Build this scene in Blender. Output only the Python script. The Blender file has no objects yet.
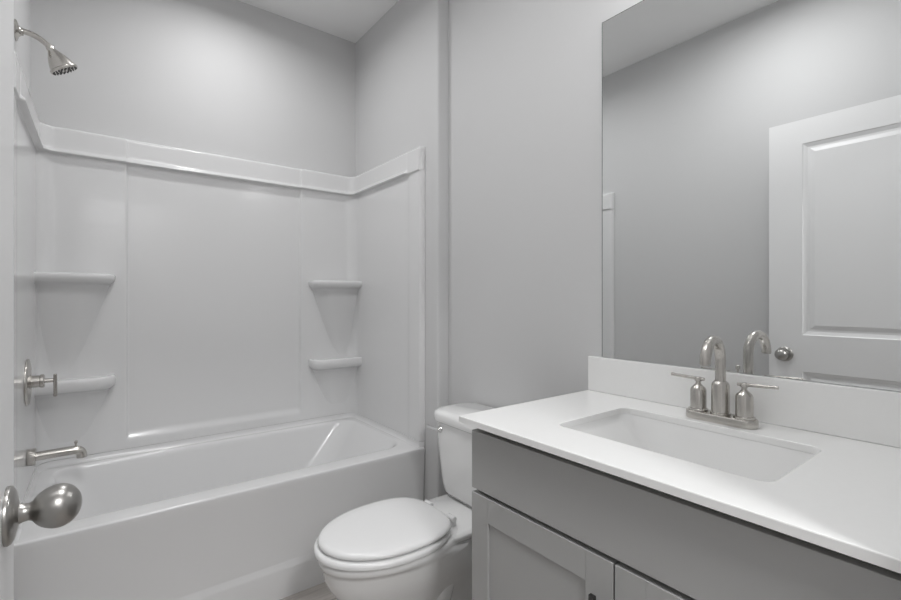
import bpy, bmesh, math
from mathutils import Vector, Matrix
PI = math.pi
D = bpy.data
C = bpy.context.scene.collection
S = bpy.context.scene

# ------------------------------------------------------------------ camera
cam_d = D.cameras.new('camera')
cam = D.objects.new('camera', cam_d)
C.objects.link(cam)
cam.location = (0.233, 0.0, 1.215)
cam.rotation_euler = (PI / 2, 0, -math.radians(37.417))
cam_d.sensor_fit = 'HORIZONTAL'
cam_d.sensor_width = 36.0
cam_d.lens = 36.0 * 460.16 / 901.0
cam_d.shift_y = -(300.0 - 298.0) / 901.0
cam_d.clip_start = 0.01
S.camera = cam

# ------------------------------------------------------------------ world, view
w = D.worlds.new('world')
S.world = w
w.use_nodes = True
w.node_tree.nodes['Background'].inputs[0].default_value = (0.9, 0.95, 1.0, 1)
w.node_tree.nodes['Background'].inputs[1].default_value = 0.3
S.view_settings.view_transform = 'Standard'
S.view_settings.look = 'None'
S.view_settings.gamma = 1
S.view_settings.use_curve_mapping = False
S.view_settings.exposure = 0.0

SHOWER_W, VANITY_W, HALL_FILL_W, ROOM_FILL_W = 5.9, 0.24, 43.0, 8.9


def area_light(name, loc, size, power, color=(1, 1, 1), rot=(0, 0, 0), shape='DISK', spread=PI, parent=None):
    l = D.lights.new(name, 'AREA')
    l.shape = shape
    l.size = size
    l.energy = power
    l.color = color
    l.spread = spread
    o = D.objects.new(name, l)
    C.objects.link(o)
    o.location = loc
    o.rotation_euler = rot
    o.parent = parent
    return o


# ------------------------------------------------------------------ materials
def mat(name, color, rough=0.5, metal=0.0, spec=0.5, coat=0.0, bump=0.0, bscale=200.0, vary=0.0, vscale=3.0,
        emit=None, estr=0.0, aniso=0.0):
    m = D.materials.new(name)
    m.use_nodes = True
    nt = m.node_tree
    b = nt.nodes['Principled BSDF']
    b.inputs['Base Color'].default_value = (*color, 1)
    b.inputs['Roughness'].default_value = rough
    b.inputs['Metallic'].default_value = metal
    b.inputs['Specular IOR Level'].default_value = spec
    b.inputs['Coat Weight'].default_value = coat
    b.inputs['Coat Roughness'].default_value = 0.05
    b.inputs['Anisotropic'].default_value = aniso
    tc = nt.nodes.new('ShaderNodeTexCoord')
    if vary > 0:
        n = nt.nodes.new('ShaderNodeTexNoise')
        n.inputs['Scale'].default_value = vscale
        n.inputs['Detail'].default_value = 4
        nt.links.new(tc.outputs['Object'], n.inputs['Vector'])
        r = nt.nodes.new('ShaderNodeMixRGB')
        r.inputs[1].default_value = (*[c * (1 - vary) for c in color], 1)
        r.inputs[2].default_value = (*[min(1, c * (1 + vary)) for c in color], 1)
        nt.links.new(n.outputs['Fac'], r.inputs[0])
        nt.links.new(r.outputs[0], b.inputs['Base Color'])
    if bump > 0:
        n = nt.nodes.new('ShaderNodeTexNoise')
        n.inputs['Scale'].default_value = bscale
        n.inputs['Detail'].default_value = 3
        nt.links.new(tc.outputs['Object'], n.inputs['Vector'])
        bm = nt.nodes.new('ShaderNodeBump')
        bm.inputs['Strength'].default_value = bump
        bm.inputs['Distance'].default_value = 0.002
        nt.links.new(n.outputs['Fac'], bm.inputs['Height'])
        nt.links.new(bm.outputs[0], b.inputs['Normal'])
    if emit:
        b.inputs['Emission Color'].default_value = (*emit, 1)
        b.inputs['Emission Strength'].default_value = estr
    return m


M_wall = mat('wall_paint', (0.65, 0.65, 0.653), 0.6, bump=0.06, bscale=350)
M_ceil = mat('ceiling_paint', (0.92, 0.92, 0.92), 0.8, bump=0.05, bscale=300)
M_trim = mat('white_trim_paint', (0.78, 0.78, 0.78), 0.35)
M_door = mat('door_paint', (0.85, 0.85, 0.853), 0.35, bump=0.05, bscale=120)
M_acryl = mat('glossy_acrylic', (0.77, 0.77, 0.773), 0.16, coat=0.15)
M_porc = mat('white_porcelain', (0.91, 0.91, 0.905), 0.08, coat=0.5)
M_seat = mat('white_seat_plastic', (0.90, 0.90, 0.90), 0.2)
M_quartz = mat('white_quartz', (0.92, 0.92, 0.912), 0.22, vary=0.012, vscale=60)
M_cab = mat('grey_cabinet_paint', (0.43, 0.43, 0.425), 0.42, bump=0.03, bscale=150)
M_dark = mat('cabinet_recess_shade', (0.03, 0.03, 0.03), 0.7)  # near-black colour paints in the shade of the cabinet gaps and toe recess
M_nick = mat('brushed_nickel', (0.56, 0.54, 0.51), 0.27, 1.0, vary=0.04, vscale=40)
M_satin = mat('satin_nickel', (0.40, 0.39, 0.375), 0.3, 1.0, vary=0.03, vscale=30)
M_chrome = mat('chrome', (0.8, 0.8, 0.8), 0.08, 1.0)
M_pull = mat('dark_pull_metal', (0.12, 0.12, 0.12), 0.35, 1.0)
M_rubber = mat('dark_nozzle_rubber', (0.06, 0.06, 0.06), 0.6)
M_mirror = mat('mirror_silver', (0.87, 0.88, 0.88), 0.0, 1.0)
M_glass = mat('frosted_lamp_glass', (0.95, 0.95, 0.92), 0.3, emit=(1, 1, 1), estr=6.0)
M_lamp = mat('lamp_lens', (0.95, 0.95, 0.95), 0.4, emit=(1, 1, 1), estr=2.0)


def plank_mat():
    m = D.materials.new('grey_oak_plank_floor')
    m.use_nodes = True
    nt = m.node_tree
    b = nt.nodes['Principled BSDF']
    b.inputs['Roughness'].default_value = 0.45
    tc = nt.nodes.new('ShaderNodeTexCoord')
    mp = nt.nodes.new('ShaderNodeMapping')
    mp.inputs['Rotation'].default_value = (0, 0, 0)
    nt.links.new(tc.outputs['Object'], mp.inputs[0])
    br = nt.nodes.new('ShaderNodeTexBrick')
    br.inputs['Scale'].default_value = 1.0
    br.inputs['Brick Width'].default_value = 1.2
    br.inputs['Row Height'].default_value = 0.16
    br.inputs['Mortar Size'].default_value = 0.0015
    br.inputs['Color1'].default_value = (0.44, 0.41, 0.385, 1)
    br.inputs['Color2'].default_value = (0.36, 0.335, 0.315, 1)
    br.inputs['Mortar'].default_value = (0.16, 0.15, 0.14, 1)
    nt.links.new(mp.outputs[0], br.inputs['Vector'])
    mp2 = nt.nodes.new('ShaderNodeMapping')
    mp2.inputs['Scale'].default_value = (3, 40, 1)
    nt.links.new(tc.outputs['Object'], mp2.inputs[0])
    n = nt.nodes.new('ShaderNodeTexNoise')
    n.inputs['Scale'].default_value = 1.5
    n.inputs['Detail'].default_value = 6
    nt.links.new(mp2.outputs[0], n.inputs['Vector'])
    mx = nt.nodes.new('ShaderNodeMixRGB')
    mx.blend_type = 'OVERLAY'
    mx.inputs[0].default_value = 0.45
    nt.links.new(br.outputs['Color'], mx.inputs[1])
    nt.links.new(n.outputs['Fac'], mx.inputs[2])
    nt.links.new(mx.outputs[0], b.inputs['Base Color'])
    return m


M_floor = plank_mat()


# ------------------------------------------------------------------ helpers
def obj(name, bm, m, parent=None, smooth=True, angle=40, bevel=0.0, segs=3, kind=None, label=None):
    bmesh.ops.recalc_face_normals(bm, faces=bm.faces)
    me = D.meshes.new(name)
    bm.to_mesh(me)
    bm.free()
    me.materials.append(m)
    o = D.objects.new(name, me)
    C.objects.link(o)
    if smooth:
        me.polygons.foreach_set('use_smooth', [True] * len(me.polygons))
        if not bevel:
            me.set_sharp_from_angle(angle=math.radians(angle))
    if bevel:
        bv = o.modifiers.new('bevel', 'BEVEL')
        bv.width = bevel
        bv.segments = segs
        bv.limit_method = 'ANGLE'
        bv.angle_limit = math.radians(35)
        bv.harden_normals = True
    if parent:
        o.parent = parent
    if kind:
        o['kind'] = kind
    if label:
        o['label'] = label
    return o


def thing(name, label, cat, loc=(0, 0, 0), group=None):
    o = D.objects.new(name, None)
    o.empty_display_size = 0.05
    C.objects.link(o)
    o.location = loc
    o['label'] = label
    o['category'] = cat
    if group:
        o['group'] = group
    return o


def tag(o, label, cat, group=None):
    o['label'] = label
    o['category'] = cat
    if group:
        o['group'] = group
    return o


def box(bm, lo, hi):
    v = [bm.verts.new((x, y, z)) for x in (lo[0], hi[0]) for y in (lo[1], hi[1]) for z in (lo[2], hi[2])]
    for f in ((0, 1, 3, 2), (4, 6, 7, 5), (0, 4, 5, 1), (2, 3, 7, 6), (0, 2, 6, 4), (1, 5, 7, 3)):
        bm.faces.new([v[i] for i in f])
    return bm


def nbox(lo, hi):
    return box(bmesh.new(), lo, hi)


def prism(bm, pts, z0, z1):
    a = [bm.verts.new((p[0], p[1], z0)) for p in pts]
    b = [bm.verts.new((p[0], p[1], z1)) for p in pts]
    n = len(pts)
    bm.faces.new(a[::-1])
    bm.faces.new(b)
    for i in range(n):
        bm.faces.new((a[i], a[(i + 1) % n], b[(i + 1) % n], b[i]))
    return bm


def loft(bm, rings, cap0=True, cap1=True, closed=True):
    vs = [[bm.verts.new(p) for p in r] for r in rings]
    n = len(rings[0])
    for a, b in zip(vs, vs[1:]):
        for i in range(n if closed else n - 1):
            j = (i + 1) % n
            bm.faces.new((a[i], a[j], b[j], b[i]))
    if cap0:
        bm.faces.new(vs[0][::-1])
    if cap1:
        bm.faces.new(vs[-1])
    return bm


def lathe(bm, prof, origin, axis, n=40, cap0=True, cap1=True):
    """prof: list of (distance along axis, radius)"""
    ax = Vector(axis).normalized()
    u = ax.orthogonal().normalized()
    v = ax.cross(u)
    o = Vector(origin)
    rings = []
    for d, r in prof:
        r = max(r, 1e-4)
        rings.append([o + ax * d + (u * math.cos(2 * PI * i / n) + v * math.sin(2 * PI * i / n)) * r for i in range(n)])
    return loft(bm, rings, cap0, cap1)


def tube(bm, pts, r, n=20, cap=True):
    pts = [Vector(p) for p in pts]
    rad = r if isinstance(r, (list, tuple)) else [r] * len(pts)
    rings = []
    t0 = (pts[1] - pts[0]).normalized()
    u = t0.orthogonal().normalized()
    for i, p in enumerate(pts):
        if i == 0:
            t = (pts[1] - pts[0])
        elif i == len(pts) - 1:
            t = (pts[-1] - pts[-2])
        else:
            t = (pts[i + 1] - pts[i]).normalized() + (pts[i] - pts[i - 1]).normalized()
        t.normalize()
        u = (u - t * u.dot(t)).normalized()
        v = t.cross(u)
        rings.append([p + (u * math.cos(2 * PI * k / n) + v * math.sin(2 * PI * k / n)) * rad[i] for k in range(n)])
    return loft(bm, rings, cap, cap)


def bez(p0, p1, p2, p3, n=12):
    out = []
    for i in range(n + 1):
        t = i / n
        out.append(tuple((1 - t) ** 3 * a + 3 * (1 - t) ** 2 * t * b + 3 * (1 - t) * t * t * c + t ** 3 * d
                         for a, b, c, d in zip(p0, p1, p2, p3)))
    return out


def rrect(x0, x1, y0, y1, r, z=None, k=8):
    """rounded rectangle ring, counter-clockwise, 4*(k+1) points"""
    r = min(r, (x1 - x0) / 2 - 1e-4, (y1 - y0) / 2 - 1e-4)
    pts = []
    for cx, cy, a0 in ((x1 - r, y0 + r, -PI / 2), (x1 - r, y1 - r, 0), (x0 + r, y1 - r, PI / 2), (x0 + r, y0 + r, PI)):
        for i in range(k + 1):
            a = a0 + PI / 2 * i / k
            p = (cx + r * math.cos(a), cy + r * math.sin(a))
            pts.append(p if z is None else (p[0], p[1], z))
    return pts


def smst(e0, e1, x):
    t = max(0.0, min(1.0, (x - e0) / (e1 - e0)))
    return t * t * (3 - 2 * t)


# ------------------------------------------------------------------ dimensions
XR, XM = 1.524, 1.585        # alcove wall / mirror wall
YB, YJ = 2.678, 1.787        # back wall / end of the wall jog
ZC = 2.827
YF0, YF1 = -0.045, 0.07      # doorway wall
DX0, DX1, DZ = 0.140, 0.972, 2.115

# ------------------------------------------------------------------ room shell
obj('floor', nbox((-1.2, -1.9, -0.1), (2.6, 2.8, 0)), M_floor, kind='structure', smooth=False)
obj('ceiling', nbox((-1.2, -1.9, ZC), (2.6, 2.8, ZC + 0.1)), M_ceil, kind='structure', smooth=False)
obj('wall_left', nbox((-0.1, YF1, 0), (0, YB, ZC)), M_wall, kind='structure', smooth=False)
obj('wall_back', nbox((-0.1, YB, 0), (XM + 0.1, YB + 0.1, ZC)), M_wall, kind='structure', smooth=False)
b = 0.012
jog = [(XM, YF1), (XM, YJ)]
jog += [(XR + b - b * math.sin(a), YJ + b - b * math.cos(a)) for a in [PI / 2 * i / 6 for i in range(7)]]
jog += [(XR, YB), (XM + 0.1, YB), (XM + 0.1, YF1)]
obj('wall_right', prism(bmesh.new(), jog, 0, ZC), M_wall, kind='structure', angle=50)
bm = bmesh.new()
box(bm, (-1.1, YF0, 0), (DX0 - 0.02, YF1, ZC))
box(bm, (DX1 + 0.02, YF0, 0), (2.5, YF1, ZC))
box(bm, (DX0 - 0.02, YF0, DZ + 0.02), (DX1 + 0.02, YF1, ZC))
obj('wall_front', bm, M_wall, kind='structure', smooth=False)
# hall outside the doorway
obj('wall_hall_far', nbox((-1.2, -1.9, 0), (2.6, -1.8, ZC)), M_wall, kind='structure', smooth=False)
obj('wall_hall_left', nbox((-1.2, -1.8, 0), (-1.1, YF1, ZC)), M_wall, kind='structure', smooth=False)
obj('wall_hall_right', nbox((2.5, -1.8, 0), (2.6, YF1, ZC)), M_wall, kind='structure', smooth=False)
# door lining and casings
bm = bmesh.new()
box(bm, (DX0 - 0.02, YF0 - 0.002, 0), (DX0 - 0.002, YF1 + 0.002, DZ + 0.018))
box(bm, (DX1 + 0.002, YF0 - 0.002, 0), (DX1 + 0.02, YF1 + 0.002, DZ + 0.018))
box(bm, (DX0 - 0.002, YF0 - 0.002, DZ + 0.002), (DX1 + 0.002, YF1 + 0.002, DZ + 0.018))
obj('trim_1', bm, M_trim, kind='structure', bevel=0.001, segs=1)
bm = bmesh.new()
box(bm, (DX0 - 0.075, YF0 - 0.016, 0), (DX0 - 0.008, YF0 - 0.002, DZ + 0.075))
box(bm, (DX1 + 0.008, YF0 - 0.016, 0), (DX1 + 0.075, YF0 - 0.002, DZ + 0.075))
box(bm, (DX0 - 0.008, YF0 - 0.016, DZ + 0.008), (DX1 + 0.008, YF0 - 0.002, DZ + 0.075))
obj('trim_2', bm, M_trim, kind='structure', bevel=0.003, segs=2)


def baseboard(name, p0, p1, nx, ny, h=0.115, t=0.013):
    """straight baseboard from p0 to p1 with a small eased top, offset along (nx, ny)"""
    prof = [(0, 0), (t, 0), (t, h - 0.02), (t * 0.75, h - 0.008), (t * 0.45, h), (0, h)]
    bm = bmesh.new()
    rings = [[(p[0] + nx * a, p[1] + ny * a, z) for a, z in prof] for p in (p0, p1)]
    loft(bm, rings)
    return obj(name, bm, M_trim, kind='structure', angle=30)


baseboard('baseboard_right', (XM, 0.956), (XM, YJ), -1, 0)
baseboard('baseboard_left', (0, 0.08), (0, 1.86), 1, 0)
baseboard('baseboard_hall', (-1.1, -1.8), (2.5, -1.8), 0, 1)

# ------------------------------------------------------------------ door (open, parallel to the left wall)
DF, DT = 0.137, 0.035      # x of the face towards the room, thickness
DY0, DY1, DZ0, DZ1 = YF1 + 0.008, 0.900, 0.012, 2.105


def door_face(bm, x, sgn, panels):
    """outer face with stepped recessed panel borders, built as a grid with holes"""
    ys = sorted({DY0, DY1} | {p[0] for p in panels} | {p[1] for p in panels})
    zs = sorted({DZ0, DZ1} | {p[2] for p in panels} | {p[3] for p in panels})
    vs = {}

    def V(y, z, d=0):
        k = (round(y, 5), round(z, 5), round(d, 5))
        if k not in vs:
            vs[k] = bm.verts.new((x - sgn * d, y, z))
        return vs[k]
    for y0, y1 in zip(ys, ys[1:]):
        for z0, z1 in zip(zs, zs[1:]):
            if any(p[0] <= y0 and p[1] >= y1 and p[2] <= z0 and p[3] >= z1 for p in panels):
                continue
            bm.faces.new((V(y0, z0), V(y1, z0), V(y1, z1), V(y0, z1)))
    for p in panels:
        steps = [(0, 0), (0.004, 0.003), (0.012, 0.0055), (0.020, 0.0085), (0.030, 0.0085), (0.050, 0.0025)]
        rings = [[V(p[0] + i, p[2] + i, d), V(p[1] - i, p[2] + i, d), V(p[1] - i, p[3] - i, d), V(p[0] + i, p[3] - i, d)]
                 for i, d in steps]
        for a, c in zip(rings, rings[1:]):
            for i in range(4):
                j = (i + 1) % 4
                bm.faces.new((a[i], a[j], c[j], c[i]))
        bm.faces.new(rings[-1])
    return [V(DY0, DZ0), V(DY1, DZ0), V(DY1, DZ1), V(DY0, DZ1)]


panels = [(0.222, 0.757, 1.030, 1.985), (0.222, 0.757, 0.24, 0.848)]
bm = bmesh.new()
a = door_face(bm, DF, 1, panels)
c = door_face(bm, DF - DT, -1, panels)
# the grids add vertices on the rim; close the edge with plain side strips
bmesh.ops.recalc_face_normals(bm, faces=bm.faces)
edges = [e for e in bm.edges if e.is_boundary]
bmesh.ops.bridge_loops(bm, edges=edges)
door = obj('door_1', bm, M_door, kind='structure', smooth=False)


def egg_knob(sgn, xf):
    ky, kz = 0.830, 0.930
    rose = bmesh.new()
    lathe(rose, [(0, 0.037), (0.003, 0.0375), (0.006, 0.036), (0.009, 0.031), (0.0105, 0.024), (0.012, 0.0175), (0.013, 0.013)],
          (xf, ky, kz), (sgn, 0, 0), 48)
    r = obj('rose', rose, M_satin, None, angle=60)
    k = bmesh.new()
    prof = [(0.0125, 0.0135), (0.017, 0.0118), (0.022, 0.0112), (0.0235, 0.0118)]
    L, R = 0.056, 0.0275
    for i in range(1, 24):
        t = i / 24
        a = PI * t
        d = 0.022 + L * (1 - math.cos(a)) / 2
        rr = R * math.sin(a) * (1 + 0.10 * math.cos(a + 0.4) * -1)
        if rr < 0.0118 and t < 0.5:
            continue
        prof.append((d, rr))
    prof.append((0.022 + L, 0.0005))
    lathe(k, prof, (xf, ky, kz), (sgn, 0, 0), 48)
    kn = obj('door_knob', k, M_satin, door, angle=60, label='satin nickel egg-shaped door knob')
    r.parent = kn


egg_knob(1, DF)
kb = bmesh.new()
ob_r = lathe(kb, [(0, 0.034), (0.006, 0.033), (0.010, 0.02), (0.018, 0.012), (0.022, 0.016), (0.032, 0.0255), (0.042, 0.026), (0.055, 0.018), (0.060, 0.001)],
             (DF - DT, 0.830, 0.930), (-1, 0, 0), 40)
obj('door_knob', kb, M_satin, door, angle=60)
obj('latch_plate', nbox((DF - 0.030, DY1 - 0.0005, 0.90), (DF - 0.005, DY1 + 0.0015, 0.96)), M_satin, door, smooth=False)
for hz in (0.25, 1.05, 1.88):
    hb = bmesh.new()
    lathe(hb, [(0, 0.006), (0.09, 0.006)], (DF + 0.006, YF1 + 0.0095, hz), (0, 0, 1), 16)
    obj('hinge', hb, M_satin, door)

# ------------------------------------------------------------------ bathtub
TZ = 0.475
ty0, ty1 = 1.890, YB - 0.002
tx0, tx1 = 0.002, XR - 0.002
tub = thing('bathtub', 'glossy white alcove bathtub with plain apron front', 'bathtub', (0.76, 1.9, 0))


def T(p):   # into the tub's own space
    return (p[0] - 0.76, p[1] - 1.9, p[2])


def outer_ring(z, din, front, r=0.006):
    ring = rrect(tx0 + din, tx1 - din, ty0 + din, ty1 - din, r, z)
    return [(x, y + (front if y < ty0 + 0.1 else 0), zz) for x, y, zz in ring]


rings = [outer_ring(0.0, 0, 0.0), outer_ring(0.112, 0, 0.0), outer_ring(0.120, 0, 0.002), outer_ring(0.136, 0, 0.011),
         outer_ring(0.142, 0, 0.012), outer_ring(0.30, 0, 0.008), outer_ring(0.440, 0, 0.002),
         outer_ring(0.452, 0, 0.000), outer_ring(0.467, 0, 0.0)]
for i in range(1, 6):
    a = PI / 2 * i / 5
    rings.append(outer_ring(0.467 + 0.008 * math.sin(a), 0.008 * (1 - math.cos(a)), 0))
# inner edge of the rim then the basin
ix0, ix1, iy0, iy1 = 0.085, 1.452, 1.985, 2.624


def inner_ring(z, s, e0, e1, r):
    """s: inset of all sides, e0/e1 extra insets at the drain and sloping ends"""
    return rrect(ix0 + s + e0, ix1 - s - e1, iy0 + s, iy1 - s, r, z)


rings.append(inner_ring(TZ, -0.012, 0, 0, 0.10))
rings.append(inner_ring(TZ - 0.001, -0.005, 0, 0, 0.10))
rings.append(inner_ring(TZ - 0.005, 0.001, 0, 0, 0.10))
rings.append(inner_ring(TZ - 0.013, 0.005, 0, 0.004, 0.10))
rings.append(inner_ring(TZ - 0.030, 0.008, 0.002, 0.018, 0.10))
for t in (0.2, 0.4, 0.6, 0.8):
    rings.append(inner_ring(TZ - 0.03 - 0.31 * t, 0.008 + 0.045 * t, 0.002 + 0.03 * t, 0.018 + 0.20 * t, 0.10 + 0.04 * t))
rings.append(inner_ring(0.125, 0.068, 0.04, 0.225, 0.14))
rings.append(inner_ring(0.108, 0.085, 0.05, 0.245, 0.13))
rings.append(inner_ring(0.100, 0.115, 0.07, 0.275, 0.11))
rings.append(inner_ring(0.098, 0.160, 0.10, 0.32, 0.08))
bm = loft(bmesh.new(), [[T(p) for p in r] for r in rings])
obj('basin', bm, M_acryl, tub, angle=50)
bm = bmesh.new()
lathe(bm, [(0, 0.034), (0.002, 0.034), (0.004, 0.030), (0.004, 0.018), (0.010, 0.017), (0.012, 0.001)], T((0.33, 2.297, 0.0985)), (0, 0, 1), 32)
obj('drain', bm, M_nick, tub, angle=50)
bm = bmesh.new()
lathe(bm, [(0, 0.034), (0.006, 0.034), (0.010, 0.029), (0.012, 0.001)], T((0.1045, 2.297, 0.37)), (1, 0, 0.06), 32)
obj('overflow_plate', bm, M_nick, tub, angle=50)


# ------------------------------------------------------------------ tub surround
YS0 = 1.895                 # front edge of the surround
RF = 0.085                  # corner radius of the base path
EPS = 0.0015


def upath():
    """points along the three walls: (x, y, nx, ny, section, s) with the inward normal"""
    pts = []
    L1 = YB - RF - YS0

    def lin(a, b, steps):
        return [a + (b - a) * i / steps for i in range(steps + 1)]
    ys = [YS0, YS0 + 0.004, YS0 + 0.010, YS0 + 0.02, 1.955, 1.990, 2.000, 2.005, 2.010, 2.015, 2.020, 2.03] + lin(2.08, YB - RF, 8)
    for y in ys:
        pts.append((EPS, y, 1, 0, 'side', y))
    for i in range(1, 12):
        a = PI / 2 * i / 12
        pts.append((RF - (RF - EPS) * math.cos(a), YB - RF + (RF - EPS) * math.sin(a), math.cos(a), -math.sin(a), 'corner', 0))
    xs = [RF] + lin(0.13, 0.30, 3) + [0.33, 0.334, 0.337, 0.340, 0.343, 0.346, 0.350, 0.36, 0.38] + lin(0.45, 1.07, 8)
    xs += [1.12, 1.145, 1.155, 1.159, 1.162, 1.165, 1.168, 1.171, 1.175] + lin(1.21, 1.38, 3) + [XR - RF]
    for x in xs:
        pts.append((x, YB - EPS, 0, -1, 'back', x))
    right = [(XR - p[0], p[1], -p[2], p[3], p[4], p[5]) for p in pts if p[4] != 'back']
    return pts + right[::-1]


def inset(p, z):
    sec, s = p[4], p[5]
    d = 0.021
    if sec == 'back':
        e = smst(0.335, 0.345, s) * (1 - smst(1.160, 1.170, s))      # centre panel
        d -= 0.012 * e * smst(0.538, 0.582, z) * (1 - smst(1.86, 1.90, z))
        if z > 1.85:
            d -= 0.004 * e
    if sec == 'side':
        d += 0.004 * (1 - smst(1.990, 2.030, s))                       # front pilaster
        d -= 0.024 * (1 - smst(YS0 - 0.001, YS0 + 0.008, s))           # rounded front edge
    band = smst(1.846, 1.853, z)
    bd = 0.045 - 0.011 * smst(1.855, 1.874, z)
    if sec == 'back' and z > 1.846:
        bd -= 0.007 * smst(0.335, 0.345, s) * (1 - smst(1.160, 1.170, s))
    if sec == 'side':
        near = 1 - smst(1.998, 2.018, s)
        bd = bd * (1 - near) + min(d + 0.008, 0.034) * near
    d = d * (1 - band) + bd * band
    d -= 0.006 * smst(1.959, 1.965, z)                                 # eased top
    return max(d, 0.002)


path = upath()
ZB0 = 0.504
zs = [ZB0, 0.512, 0.53, 0.54, 0.547, 0.554, 0.561, 0.568, 0.575, 0.582, 0.59] + [0.65 + 0.1 * i for i in range(12)] + [1.80, 1.83,
      1.8455, 1.8465, 1.848, 1.8495, 1.851, 1.8525, 1.8535, 1.856, 1.859, 1.862, 1.865, 1.868, 1.871, 1.875, 1.89, 1.905, 1.93, 1.95, 1.958, 1.961, 1.963, 1.965]
bm = bmesh.new()
rows = [[(p[0], p[1], ZB0) for p in path]]
for z in zs:
    rows.append([(p[0] + p[2] * inset(p, z), p[1] + p[3] * inset(p, z), z) for p in path])
rows.append([(p[0], p[1], 1.965) for p in path])
rows.append(rows[0])
vs = [[bm.verts.new(q) for q in r] for r in rows[:-1]]
for a, c in zip(vs, vs[1:] + [vs[0]]):
    for i in range(len(path) - 1):
        bm.faces.new((a[i], a[i + 1], c[i + 1], c[i]))
bm.faces.new([r[0] for r in vs])
bm.faces.new([r[-1] for r in vs][::-1])
sur = obj('wall_panel', bm, M_acryl, None, angle=70)
surround = thing('tub_surround', 'glossy white three-wall tub surround with top ledge and corner shelves', 'tub surround', (0.76, 2.66, ZB0))
sur.parent = surround
sur.matrix_parent_inverse = Matrix.Translation((-0.76, -2.66, -ZB0))

# upstand between the tub deck and the surround
bm = bmesh.new()
rows = []
for z, d in ((TZ + 0.0005, 0.001), (TZ + 0.0005, 0.034), (TZ + 0.006, 0.027), (TZ + 0.014, 0.0245), (ZB0 - 0.0012, 0.024), (ZB0 - 0.0012, 0.001)):
    rows.append([(p[0] + p[2] * (d if d < 0.01 else max(0.003, inset(p, 0.51) + d - 0.0215)), p[1] + p[3] * (d if d < 0.01 else max(0.003, inset(p, 0.51) + d - 0.0215)), z) for p in path])
vs = [[bm.verts.new(T(q)) for q in r] for r in rows]
for a, c in zip(vs, vs[1:] + [vs[0]]):
    for i in range(len(a) - 1):
        bm.faces.new((a[i], a[i + 1], c[i + 1], c[i]))
bm.faces.new([r[0] for r in vs])
bm.faces.new([r[-1] for r in vs][::-1])
obj('tiling_flange', bm, M_acryl, tub, angle=40)


def shelf(side, z, width, name_label, dish=False):
    """corner shelf against the back wall: rounded top slab and a bracket that tapers down to the corner"""
    sx = 1 if side == 'left' else -1
    x0 = 0.0 if side == 'left' else XR
    d_end = 0.150
    yb, n = YB - 0.018, 10

    def ring(w_, dep, zz, r, slope=0.0):
        # outline: wall corner -> along the back wall -> rounded free end -> front edge -> side wall
        pts = [(0.018, yb), (w_ * 0.4, yb), (w_, yb), (w_, yb - (0.0005 if slope else 0.005))]
        r = min(r, dep * 0.9, w_ * 0.5)
        for i in range(n + 1):
            a = PI / 2 * i / n
            if slope:
                pts.append((w_ - slope * i / n, yb - 0.001 - (dep - 0.001) * math.sin(a)))
            else:
                pts.append((w_ - r + r * math.cos(a), yb - dep + r - r * math.sin(a)))
        pts += [(w_ * 0.4, yb - dep), (0.018, yb - dep)]
        return [(x0 + sx * px, py, zz) for px, py in pts]
    dep = 0.118
    rings = []
    th = 0.040 if dish else 0.024
    if dish:
        rings += [ring(width - 0.045, dep - 0.036, z - 0.010, 0.04), ring(width - 0.032, dep - 0.026, z - 0.009, 0.05),
                  ring(width - 0.020, dep - 0.016, z - 0.002, 0.055)]
    rings += [ring(width - 0.012, dep - 0.010, z, 0.060), ring(width - 0.004, dep - 0.003, z - 0.003, 0.065),
              ring(width, dep, z - 0.009, 0.068), ring(width - 0.001, dep - 0.001, z - th, 0.068),
              ring(width - 0.005, dep - 0.008, z - th - 0.010, 0.066), ring(width - 0.012, dep - 0.024, z - th - 0.018, 0.060),
              ring(width - 0.018, dep - 0.046, z - th - 0.024, 0.050), ring(width - 0.020, dep - 0.060, z - th - 0.034, 0.04, 0.09)]
    H = 0.40 if z > 1.1 else 0.22
    W, F = width - 0.020, (0.46 if z > 1.1 else 0.30)
    for t in (0.1, 0.2, 0.3, 0.45, 0.6, 0.75, 0.9, 1.0):
        rings.append(ring(W * (1 - F * t), (dep - 0.064) * (1 - t) ** 1.4 + 0.004, z - th - 0.034 - H * t, 0.04, 0.10 * (1 - 0.5 * t)))
    bm = loft(bmesh.new(), rings)
    o = obj('corner_shelf', bm, M_acryl, surround, angle=75, label=name_label)
    o.matrix_parent_inverse = Matrix.Translation((-0.76, -2.66, -ZB0))
    return o


shelf('left', 1.324, 0.296, 'upper left corner shelf')
shelf('right', 1.318, 0.312, 'upper right corner shelf')
shelf('left', 0.865, 0.296, 'lower left soap shelf', True)
shelf('right', 0.858, 0.311, 'lower right soap shelf', True)

# ------------------------------------------------------------------ shower head, valve, spout
FY = 2.212
sh = thing('shower_fixture', 'brushed nickel shower head on a bent arm above the tub', 'shower head', (0, FY, 2.156))


def L(o_, ps):
    return [tuple(Vector(p) - Vector(o_)) for p in ps]


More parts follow.
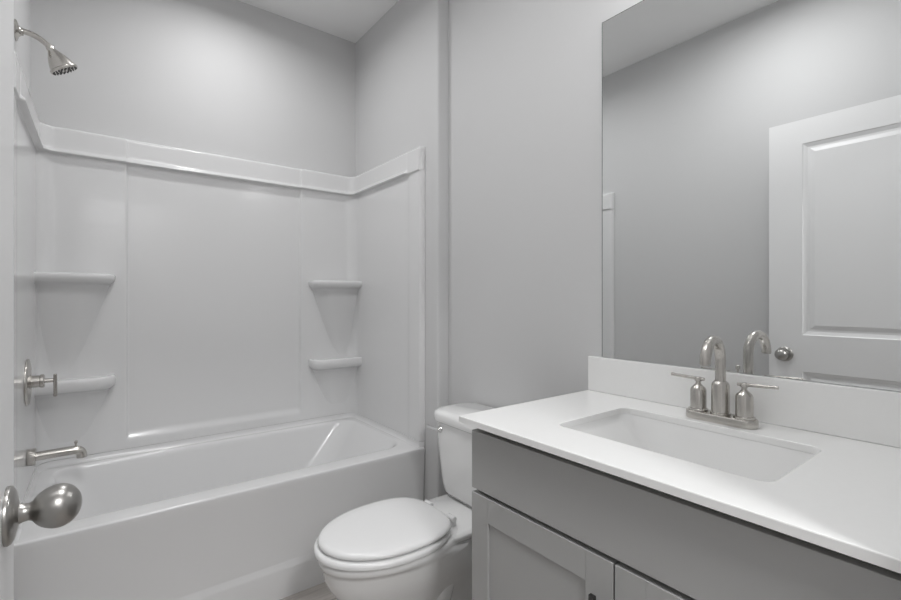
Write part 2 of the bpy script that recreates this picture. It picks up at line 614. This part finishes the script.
so = (0, FY, 2.156)
bm = bmesh.new()
lathe(bm, [(0.0005, 0.036), (0.003, 0.036), (0.006, 0.032), (0.010, 0.020), (0.016, 0.0135), (0.022, 0.0125)], (0, 0, 0), (1, 0, 0), 36)
obj('flange', bm, M_nick, sh, angle=50)
arm = bez((0.010, 0, 0.003), (0.045, 0, 0.003), (0.064, 0, -0.002), (0.092, 0, -0.030), 14)
obj('shower_arm', tube(bmesh.new(), arm, 0.0095), M_nick, sh, angle=60)
ax = Vector((0.52, 0.15, -0.84)).normalized()
tip = Vector(arm[-1])
bm = bmesh.new()
lathe(bm, [(-0.004, 0.011), (0.004, 0.013), (0.010, 0.0125), (0.014, 0.015), (0.028, 0.024), (0.046, 0.0330), (0.062, 0.0385), (0.070, 0.0405), (0.072, 0.0445), (0.077, 0.0450), (0.081, 0.0430), (0.082, 0.001)],
      tip, ax, 48)
hd = obj('shower_head', bm, M_nick, sh, angle=40)
u = ax.orthogonal().normalized()
v = ax.cross(u)
bm = bmesh.new()
for rr, n in ((0.038, 20), (0.027, 14), (0.016, 8)):
    for i in range(n):
        a = 2 * PI * i / n
        lathe(bm, [(0, 0.0024), (0.003, 0.002), (0.0045, 0.001)], tip + ax * 0.0805 + (u * math.cos(a) + v * math.sin(a)) * rr, ax, 8)
nz = obj('nozzle', bm, M_rubber, hd)
nz['kind'] = 'stuff'

vo = (0.0, 2.245, 0.910)
vx = 0.0235
va = thing('shower_valve', 'round brushed nickel shower valve plate with lever handle', 'shower valve', (vx, 2.300, 0.904))
bm = bmesh.new()
lathe(bm, [(0.0, 0.086), (0.003, 0.086), (0.006, 0.083), (0.008, 0.070), (0.009, 0.030), (0.010, 0.026)], (0, 0, 0), (1, 0, 0), 56)
obj('escutcheon', bm, M_nick, va, angle=50)
bm = bmesh.new()
lathe(bm, [(0.008, 0.027), (0.011, 0.027), (0.012, 0.0225), (0.036, 0.0225), (0.038, 0.025), (0.046, 0.025), (0.049, 0.022), (0.050, 0.0085), (0.0735, 0.008)],
      (0, 0, 0), (1, 0, 0), 36)
obj('hub', bm, M_nick, va, angle=40)
obj('lever_handle', nbox((0.074, -0.008, -0.062), (0.085, 0.008, 0.023)), M_nick, va, bevel=0.002)

ts = thing('tub_spout', 'brushed nickel tub spout with diverter pin above the tub rim', 'tub spout', (vx, 2.310, 0.622))
bm = bmesh.new()
lathe(bm, [(0, 0.030), (0.002, 0.031), (0.022, 0.031), (0.024, 0.029), (0.024, 0.018)], (0, 0, 0), (1, 0, 0), 36)
obj('collar', bm, M_nick, ts, angle=40)
pts = [(0.02, 0, 0), (0.06, 0, 0.001), (0.11, 0, 0.002)] + bez((0.125, 0, 0.002), (0.150, 0, 0.002), (0.158, 0, -0.004), (0.158, 0, -0.030), 10)
obj('spout_tube', tube(bmesh.new(), pts, 0.0165, 28), M_nick, ts, angle=50)
bm = bmesh.new()
lathe(bm, [(0.008, 0.0035), (0.026, 0.0035), (0.027, 0.006), (0.034, 0.006), (0.0355, 0.004)], (0.140, 0, 0.002), (0, 0, 1), 16)
obj('diverter_pin', bm, M_nick, ts, angle=50)

# ------------------------------------------------------------------ toilet
toilet = thing('toilet', 'white two-piece toilet with closed lid beside the grey vanity', 'toilet', (1.27, 1.402, 0))
TY = 1.400


def egg(xf, xb, hw, z, p=2.0, n=64, back=0.0, wide=0.46):
    """egg outline; xf front tip, xb back, hw half width; widest point nearer the back"""
    xm = xf + (xb - xf) * (1 - wide)
    pts = []
    for i in range(n):
        a = 2 * PI * i / n
        c, s = math.cos(a), math.sin(a)
        if c < 0:     # front (towards -x)
            x = xm + (xm - xf) * c
            y = hw * math.copysign(abs(s) ** 1.0, s)
        else:
            e = 2.0 / (2.0 + back)
            x = xm + (xb - xm) * abs(c) ** e
            y = hw * math.copysign(abs(s) ** e, s)
        pts.append((x - 1.27, y, z))
    return pts


# bowl and pedestal
rings = []
prof = [  # z, xf, xb, hw, back squareness
    (0.000, 0.935, 1.500, 0.108, 2.0), (0.012, 0.932, 1.502, 0.110, 2.0), (0.030, 0.938, 1.498, 0.104, 2.0), (0.06, 0.948, 1.485, 0.092, 1.6),
    (0.10, 0.940, 1.470, 0.090, 1.2), (0.15, 0.918, 1.450, 0.098, 1.0), (0.20, 0.882, 1.430, 0.116, 0.8), (0.25, 0.843, 1.410, 0.140, 0.7),
    (0.29, 0.818, 1.395, 0.156, 0.6), (0.32, 0.806, 1.380, 0.165, 0.5), (0.345, 0.803, 1.370, 0.169, 0.5), (0.360, 0.798, 1.366, 0.172, 0.5),
    (0.368, 0.790, 1.300, 0.178, 0.5), (0.380, 0.787, 1.290, 0.180, 0.5), (0.392, 0.788, 1.290, 0.179, 0.5), (0.397, 0.796, 1.285, 0.172, 0.5)]
for z, xf, xb, hw, bk in prof:
    rings.append(egg(xf, xb, hw, z * 0.977, back=bk))
bm = loft(bmesh.new(), rings)
obj('bowl', bm, M_porc, toilet, angle=70)
# deck that carries the tank
bm = bmesh.new()
rings = []
for z, xf, w0, g in ((0.20, 1.36, 0.070, 0.0), (0.26, 1.33, 0.082, 0.0), (0.31, 1.28, 0.100, 0.0), (0.345, 1.22, 0.122, 0), (0.368, 1.17, 0.142, 0.0), (0.380, 1.15, 0.152, 0), (0.392, 1.145, 0.155, 0), (0.3985, 1.155, 0.149, 0)):
    r = rrect(xf - 1.27, 1.550 - 1.27 - (0.399 - z) * 0.3, -w0, w0, 0.05, z * 0.972)
    rings.append(r)
loft(bm, rings)
obj('tank_deck', bm, M_porc, toilet, angle=60)
# trapway relief on both sides
for sg in (-1, 1):
    p = bez((1.40, 0, 0.30), (1.30, 0, 0.30), (1.22, 0, 0.25), (1.20, 0, 0.16), 12) + bez((1.20, 0, 0.16), (1.18, 0, 0.08), (1.12, 0, 0.03), (1.04, 0, 0.025), 10)[1:]
    q = [(a_[0] - 1.27, sg * (0.072 + 0.012 * math.sin(PI * i / (len(p) - 1))), a_[2] + 0.012) for i, a_ in enumerate(p)]
    obj('trapway', tube(bmesh.new(), q, [0.026 + 0.014 * math.sin(PI * i / (len(p) - 1)) for i in range(len(p))], 24), M_porc, toilet, angle=60)
for sg in (-1, 1):
    bm = bmesh.new()
    lathe(bm, [(0, 0.012), (0.008, 0.012), (0.016, 0.008), (0.019, 0.001)], (0.0, sg * 0.098, 0.018), (0, 0, 1), 20)
    obj('bolt_cap', bm, M_porc, toilet, angle=60)
# seat ring
bm = bmesh.new()
outs = [(0.3915, 0.006), (0.394, 0.001), (0.401, 0.0), (0.408, 0.002), (0.4115, 0.009)]
rings = [egg(0.777 + i, 1.250 - i, 0.192 - i, z, back=0.35) for z, i in outs]
rings += [egg(0.777 + 0.055, 1.250 - 0.08, 0.192 - 0.055, z, back=0.1) for z in (0.4115, 0.3915)]
vs = [[bm.verts.new(q) for q in r] for r in rings]
for a, c in zip(vs, vs[1:] + [vs[0]]):
    for i in range(len(a)):
        j = (i + 1) % len(a)
        bm.faces.new((a[i], a[j], c[j], c[i]))
obj('seat', bm, M_seat, toilet, angle=50)
# lid
bm = bmesh.new()
lid = [(0.4145, 0.010), (0.417, 0.003), (0.422, 0.0), (0.428, 0.002), (0.433, 0.008), (0.4355, 0.020), (0.4375, 0.05), (0.4385, 0.10), (0.439, 0.16)]
loft(bm, [egg(0.790 + i, 1.240 - i, max(0.183 - i, 0.01), z, back=0.9) for z, i in lid])
obj('lid', bm, M_seat, toilet, angle=60)
for sg in (-1, 1):
    bm = bmesh.new()
    lathe(bm, [(0, 0.010), (0.002, 0.0115), (0.038, 0.0115), (0.040, 0.010)], (1.253 - 1.27, sg * 0.072 - 0.02, 0.4135), (0, 1, 0), 20)
    box(bm, (1.243 - 1.27, sg * 0.072 - 0.016, 0.3880), (1.264 - 1.27, sg * 0.072 + 0.016, 0.411))
    obj('hinge', bm, M_seat, toilet, angle=50)


# tank
def tank_ring(z, dx, dw, r, xf=1.366):
    return rrect(xf + dx - 1.27, 1.570 - 1.27, -0.213 + dw, 0.213 - dw, r, z, 10)


bm = bmesh.new()
rings = [tank_ring(0.3885, 0.045, 0.066, 0.045), tank_ring(0.394, 0.028, 0.048, 0.050), tank_ring(0.410, 0.017, 0.035, 0.055),
         tank_ring(0.445, 0.011, 0.026, 0.058), tank_ring(0.53, 0.006, 0.015, 0.058), tank_ring(0.61, 0.003, 0.006, 0.058), tank_ring(0.698, 0.0, 0.0, 0.058)]
loft(bm, rings)
obj('tank', bm, M_porc, toilet, angle=60)
bm = bmesh.new()
rings = [tank_ring(0.6985, 0.0, 0.0, 0.070), tank_ring(0.698, -0.009, -0.014, 0.078), tank_ring(0.704, -0.013, -0.021, 0.082),
         tank_ring(0.728, -0.012, -0.020, 0.082), tank_ring(0.737, -0.008, -0.015, 0.080), tank_ring(0.743, 0.001, 0.001, 0.075), tank_ring(0.746, 0.018, 0.020, 0.062)]
loft(bm, rings)
obj('tank_lid', bm, M_porc, toilet, angle=60)
bm = bmesh.new()
hx, hy, hz = 1.368 - 1.27, 0.150, 0.668
lathe(bm, [(0, 0.014), (0.004, 0.0145), (0.008, 0.012), (0.014, 0.007), (0.018, 0.007)], (hx + 0.002, hy, hz), (-1, 0, 0), 24)
tube(bm, [(hx - 0.016, hy - 0.004, hz), (hx - 0.017, hy + 0.02, hz), (hx - 0.015, hy + 0.045, hz - 0.001), (hx - 0.012, hy + 0.072, hz - 0.003)], [0.0075, 0.007, 0.0065, 0.0085], 14)
obj('flush_lever', bm, M_chrome, toilet, angle=50, label='chrome flush lever')

# ------------------------------------------------------------------ vanity cabinet
VY0, VY1 = YF1 + 0.003, 0.950
VX = 1.030                   # door face
van = thing('vanity_cabinet', 'grey shaker vanity cabinet with false drawer front and two doors', 'cabinet', (1.3, 0.51, 0))


def P_(o, base):
    o.matrix_parent_inverse = Matrix.Translation(tuple(-c for c in base))
    return o


VB = (1.3, 0.51, 0)
bm = bmesh.new()
# hollow carcass: sides, bottom, back, face frame, toe kick
box(bm, (1.052, VY1 - 0.016, 0.0), (XM - 0.002, VY1, 0.8825))
box(bm, (1.052, VY0, 0.0), (XM - 0.002, VY0 + 0.016, 0.8825))
box(bm, (1.052, VY0 + 0.016, 0.10), (XM - 0.002, VY1 - 0.016, 0.116))
box(bm, (XM - 0.010, VY0 + 0.016, 0.116), (XM - 0.002, VY1 - 0.016, 0.8825))
P_(obj('carcass', bm, M_cab, van, smooth=False), VB)
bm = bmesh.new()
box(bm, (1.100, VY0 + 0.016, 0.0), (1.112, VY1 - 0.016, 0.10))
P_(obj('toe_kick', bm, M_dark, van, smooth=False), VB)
bm = bmesh.new()
box(bm, (1.052, VY0 + 0.016, 0.850), (1.068, VY1 - 0.016, 0.8825))
box(bm, (1.052, VY0 + 0.016, 0.670), (1.068, VY1 - 0.016, 0.715))
box(bm, (1.052, VY1 - 0.05, 0.116), (1.068, VY1 - 0.016, 0.850))
box(bm, (1.052, VY0 + 0.016, 0.116), (1.068, VY0 + 0.05, 0.850))
P_(obj('face_frame', bm, M_dark, van, smooth=False), VB)
P_(obj('false_drawer_front', nbox((VX, VY0 + 0.004, 0.7075), (1.0505, VY1 - 0.002, 0.861)), M_cab, van, bevel=0.0015, segs=2), VB)


def shaker(y0, y1, pull_y):
    z0, z1, st = 0.115, 0.6965, 0.064
    bm = bmesh.new()
    box(bm, (VX, y0, z0), (1.0505, y0 + st, z1))
    box(bm, (VX, y1 - st, z0), (1.0505, y1, z1))
    box(bm, (VX, y0 + st, z1 - st), (1.0505, y1 - st, z1))
    box(bm, (VX, y0 + st, z0), (1.0505, y1 - st, z0 + st))
    d = P_(obj('cabinet_door', bm, M_cab, van, bevel=0.0012, segs=2), VB)
    pn = obj('inset_panel', nbox((VX + 0.006, y0 + st, z0 + st), (VX + 0.012, y1 - st, z1 - st)), M_cab, d, smooth=False)
    bm = bmesh.new()
    zt = 0.632
    box(bm, (0.998, pull_y - 0.006, zt - 0.13), (1.006, pull_y + 0.006, zt))
    for zz in (zt - 0.03, zt - 0.10):
        tube(bm, [(1.0055, pull_y, zz), (VX + 0.0005, pull_y, zz)], 0.0042, 12)
    obj('bar_pull', bm, M_pull, d, angle=30, label='dark metal bar pull')


shaker(0.5205, VY1 - 0.002, 0.548)
shaker(VY0 + 0.004, 0.5165, 0.489)

# ------------------------------------------------------------------ countertop, splash, sink
CT0, CT1 = 0.8835, 0.900
CX0, CX1, CY0, CY1 = 0.999, XM - 0.001, YF1 + 0.002, 0.967
SX0, SX1, SY0, SY1, SR = 1.138, 1.441, 0.290, 0.752, 0.028
top = thing('vanity_countertop', 'white quartz countertop with rectangular sink cutout on grey vanity', 'countertop', (1.3, 0.51, CT0))
TB = (1.3, 0.51, CT0)


def slab_with_hole(z0, z1):
    bm = bmesh.new()
    e = 0.0022
    outer = [rrect(CX0, CX1, CY0, CY1, 0.003, z0, 3), rrect(CX0, CX1, CY0, CY1, 0.003, z1 - e, 3), rrect(CX0 + e * .3, CX1, CY0, CY1 - e * .3, 0.003, z1 - e * .3, 3),
             rrect(CX0 + e, CX1, CY0, CY1 - e, 0.003, z1, 3)]
    inner = [rrect(SX0, SX1, SY0, SY1, SR, z0, 8), rrect(SX0, SX1, SY0, SY1, SR, z1 - e, 8), rrect(SX0 - e * .3, SX1 + e * .3, SY0 - e * .3, SY1 + e * .3, SR, z1 - e * .3, 8),
             rrect(SX0 - e, SX1 + e, SY0 - e, SY1 + e, SR, z1, 8)]
    vo_ = [[bm.verts.new(q) for q in r] for r in outer]
    vi = [[bm.verts.new(q) for q in r] for r in inner]
    for grp in (vo_, vi):
        for a, c in zip(grp, grp[1:]):
            for i in range(len(a)):
                j = (i + 1) % len(a)
                bm.faces.new((a[i], a[j], c[j], c[i]))
    for k in (0, -1):
        es = []
        for r in (vo_[k], vi[k]):
            for i in range(len(r)):
                es.append(bm.edges.get((r[i], r[(i + 1) % len(r)])) or bm.edges.new((r[i], r[(i + 1) % len(r)])))
        bmesh.ops.triangle_fill(bm, use_beauty=True, use_dissolve=False, edges=es)
    return bm


P_(obj('worktop', slab_with_hole(CT0, CT1), M_quartz, top, smooth=False), TB)
P_(obj('backsplash', nbox((XM - 0.019, CY0, CT1 + 0.0003), (XM - 0.0005, CY1, 1.016)), M_quartz, top, bevel=0.002, segs=2), TB)

sink = thing('undermount_sink', 'white rectangular undermount sink set in the countertop', 'sink', (1.29, 0.521, 0.76))
SB = (1.29, 0.521, 0.76)
g = 0.004


def sr(z, sx, sy, r, extra=0.0):
    return rrect(SX0 - g + sx, SX1 + g - sx, SY0 - g + sy, SY1 + g - sy - extra, r, z, 8)


ztop = CT0 - 0.0006
rings = [sr(ztop, -0.02, -0.02, 0.045), sr(ztop, 0.0032, 0.0032, SR + 0.001), sr(ztop - 0.006, 0.004, 0.004, SR + 0.003), sr(0.868, 0.005, 0.006, 0.036), sr(0.862, 0.006, 0.012, 0.030), sr(0.80, 0.010, 0.062, 0.026), sr(0.775, 0.014, 0.085, 0.028),
         sr(0.763, 0.022, 0.102, 0.032), sr(0.757, 0.036, 0.122, 0.035), sr(0.754, 0.06, 0.145, 0.035), sr(0.750, 0.115, 0.19, 0.03)]
back = [sr(0.738, 0.105, 0.17, 0.03), sr(0.742, 0.03, 0.04, 0.04), sr(0.76, 0.0, 0.005, 0.05), sr(ztop - 0.010, -0.008, -0.008, SR + 0.012), sr(ztop - 0.010, -0.02, -0.02, 0.045)]
bm = bmesh.new()
vs = [[bm.verts.new(q) for q in r] for r in rings + back[::1]]
order = vs
for k, (a, c) in enumerate(zip(order, order[1:] + [order[0]])):
    if k == len(rings) - 1:
        continue
    for i in range(len(a)):
        j = (i + 1) % len(a)
        bm.faces.new((a[i], a[j], c[j], c[i]))
bm.faces.new(vs[len(rings) - 1])
bm.faces.new(vs[len(rings)][::-1])
# the bridging strip between the inner and outer bottoms is inside the china wall
P_(obj('sink_bowl', bm, M_porc, sink, angle=50), SB)
bm = bmesh.new()
lathe(bm, [(0, 0.022), (0.0015, 0.022), (0.003, 0.019), (0.003, 0.012), (0.006, 0.011), (0.007, 0.001)], (1.29, 0.521, 0.7505), (0, 0, 1), 28)
P_(obj('drain', bm, M_nick, sink, angle=50), SB)

# ------------------------------------------------------------------ faucet
FX, FYc = 1.491, 0.513
fa = thing('sink_faucet', 'brushed nickel two-handle gooseneck faucet behind the sink', 'faucet', (FX, FYc, CT1 + 0.0005))
bm = bmesh.new()


def stad(w_, l_, z):
    return rrect(-w_, w_, -l_, l_, w_ - 0.0005, z, 10)


loft(bm, [stad(0.0265, 0.083, 0), stad(0.0270, 0.084, 0.002), stad(0.0270, 0.084, 0.015), stad(0.0260, 0.083, 0.0185), stad(0.0245, 0.082, 0.0195)])
obj('base_plate', bm, M_nick, fa, angle=40)
bm = bmesh.new()
lathe(bm, [(0.017, 0.0235), (0.024, 0.0235), (0.025, 0.021), (0.092, 0.0205), (0.098, 0.019), (0.102, 0.0155), (0.104, 0.0135), (0.104, 0.008)], (0, 0, 0), (0, 0, 1), 40)
obj('spout_body', bm, M_nick, fa, angle=40)
R = 0.053
pts = [(0, 0, 0.10), (0, 0, 0.13), (0, 0, 0.150)] + [(-R + R * math.cos(a), 0, 0.1575 + R * math.sin(a)) for a in [PI * i / 20 for i in range(21)]] + [(-2 * R, 0, 0.1565)]
ya = math.radians(5.0)      # the spout is swung slightly off centre
pts = [(a_[0] * math.cos(ya), a_[0] * math.sin(ya), a_[2]) for a_ in pts]
neck = obj('gooseneck', tube(bmesh.new(), pts, 0.0124, 28), M_nick, fa, angle=50)
bm = bmesh.new()
lathe(bm, [(0, 0.0112), (0.0035, 0.0112), (0.0035, 0.008)], (-2 * R * math.cos(ya), -2 * R * math.sin(ya), 0.157), (0, 0, -1), 28)
obj('aerator', bm, M_nick, neck, angle=50)
for sg in (-1, 1):
    bm = bmesh.new()
    y = sg * 0.0545
    lathe(bm, [(0.018, 0.0235), (0.024, 0.0235), (0.0255, 0.0215), (0.0255, 0.0192), (0.073, 0.019), (0.079, 0.0165), (0.086, 0.0095), (0.089, 0.0065), (0.095, 0.006), (0.096, 0.0085), (0.104, 0.0085), (0.1065, 0.006)],
          (0, y, 0), (0, 0, 1), 36)
    h = obj('handle', bm, M_nick, fa, angle=35)
    bm = bmesh.new()
    tube(bm, [(0, y - sg * 0.015, 0.1015), (0, y, 0.102), (0, y + sg * 0.04, 0.1035), (0, y + sg * 0.071, 0.105)], [0.0042, 0.0045, 0.0042, 0.0042], 16)
    obj('lever', bm, M_nick, h, angle=50)
bm = bmesh.new()
lathe(bm, [(0.018, 0.0028), (0.118, 0.0028), (0.119, 0.0055), (0.128, 0.0055), (0.130, 0.003)], (0.037, 0.012, 0), (0, 0, 1), 16)
obj('lift_rod', bm, M_nick, fa, angle=50)

# ------------------------------------------------------------------ mirror
mir = thing('wall_mirror', 'large frameless wall mirror above the white backsplash', 'mirror', (XM, 0.5, 1.018))
o = obj('mirror_glass', nbox((XM - 0.006, YF1 + 0.004, 1.0175), (XM - 0.0008, 0.9185, 2.1395)), M_mirror, mir, smooth=False)
P_(o, (XM, 0.5, 1.018))
bm = bmesh.new()
e = 0.0018
box(bm, (XM - 0.0064, 0.9186, 1.0175), (XM - 0.0008, 0.9186 + e, 2.1395 + e))
box(bm, (XM - 0.0064, YF1 + 0.004, 2.1396), (XM - 0.0008, 0.9186, 2.1395 + e))
M_edge = mat('mirror_edge', (0.12, 0.14, 0.13), 0.2)
P_(obj('polished_edge', bm, M_edge, mir, smooth=False), (XM, 0.5, 1.018))

# ------------------------------------------------------------------ lamps out of frame; the room and hall fills are added
vl = thing('vanity_light', 'three-globe brushed nickel light bar above the mirror', 'light fixture', (XM, 0.52, 2.36))
obj('wall_plate', nbox((-0.022, -0.24, -0.05), (-0.001, 0.24, 0.05)), M_nick, vl, bevel=0.004)
for k in (-1, 0, 1):
    bm = bmesh.new()
    y = 0.2 * k
    tube(bm, [(-0.02, y, 0.0), (-0.09, y, 0.0), (-0.105, y, -0.006), (-0.11, y, -0.03)], 0.008, 14)
    lathe(bm, [(0.0, 0.018), (0.02, 0.026), (0.022, 0.03)], (-0.11, y, -0.02), (0, 0, -1), 24)
    a_ = obj('lamp_arm', bm, M_nick, vl, angle=50)
    bm = bmesh.new()
    lathe(bm, [(0.0, 0.029), (0.01, 0.040), (0.03, 0.048), (0.07, 0.050), (0.085, 0.046), (0.09, 0.03), (0.092, 0.001)], (-0.11, y, -0.038), (0, 0, -1), 32)
    s_ = obj('glass_shade', bm, M_glass, a_, angle=50)
    M_glass.node_tree.nodes['Principled BSDF'].inputs['Emission Strength'].default_value = VANITY_W * 20


def can_light(name, x, y, power, label, R=0.075, drop=0.0, spread=PI * 0.9):
    t = thing(name, label, 'light', (x, y, ZC))
    bm = bmesh.new()
    prof = [(0.0005, R), (0.0005, R + 0.023), (0.004, R + 0.022), (0.008 + drop, R + 0.015), (0.007 + drop, R + 0.003), (0.003, R)]
    n = 48
    rings = [[(r * math.cos(2 * PI * i / n), r * math.sin(2 * PI * i / n), -d) for i in range(n)] for d, r in prof]
    vs = [[bm.verts.new(q) for q in r] for r in rings]
    for a, c in zip(vs, vs[1:] + [vs[0]]):
        for i in range(n):
            j = (i + 1) % n
            bm.faces.new((a[i], a[j], c[j], c[i]))
    obj('trim_ring', bm, M_trim, t, angle=50)
    bm = bmesh.new()
    lathe(bm, [(0.001, R - 0.0005), (0.003 + drop, R - 0.0005), (0.004 + drop, R - 0.005), (0.0045 + drop, 0.001)], (0, 0, 0), (0, 0, -1), 48)
    obj('lens', bm, M_lamp, t, angle=50)
    area_light('lamp_light', (0, 0, -0.010 - drop), 2 * R - 0.01, power, (1, 1, 1), spread=spread, parent=t)


can_light('ceiling_light', 0.74, 2.14, SHOWER_W, 'round recessed ceiling light over the bathtub')
can_light('ceiling_light', 0.62, 0.84, ROOM_FILL_W, 'added wide round fill light on the bathroom ceiling', 0.19, 0.03, PI)  # added unseen source, soft ambient fill for the whole room
can_light('ceiling_light', 0.40, -1.42, HALL_FILL_W, 'added wide round fill light in the hall outside', 0.26, 0.03, PI)  # added unseen source, sends fill through the doorway onto the lower surfaces
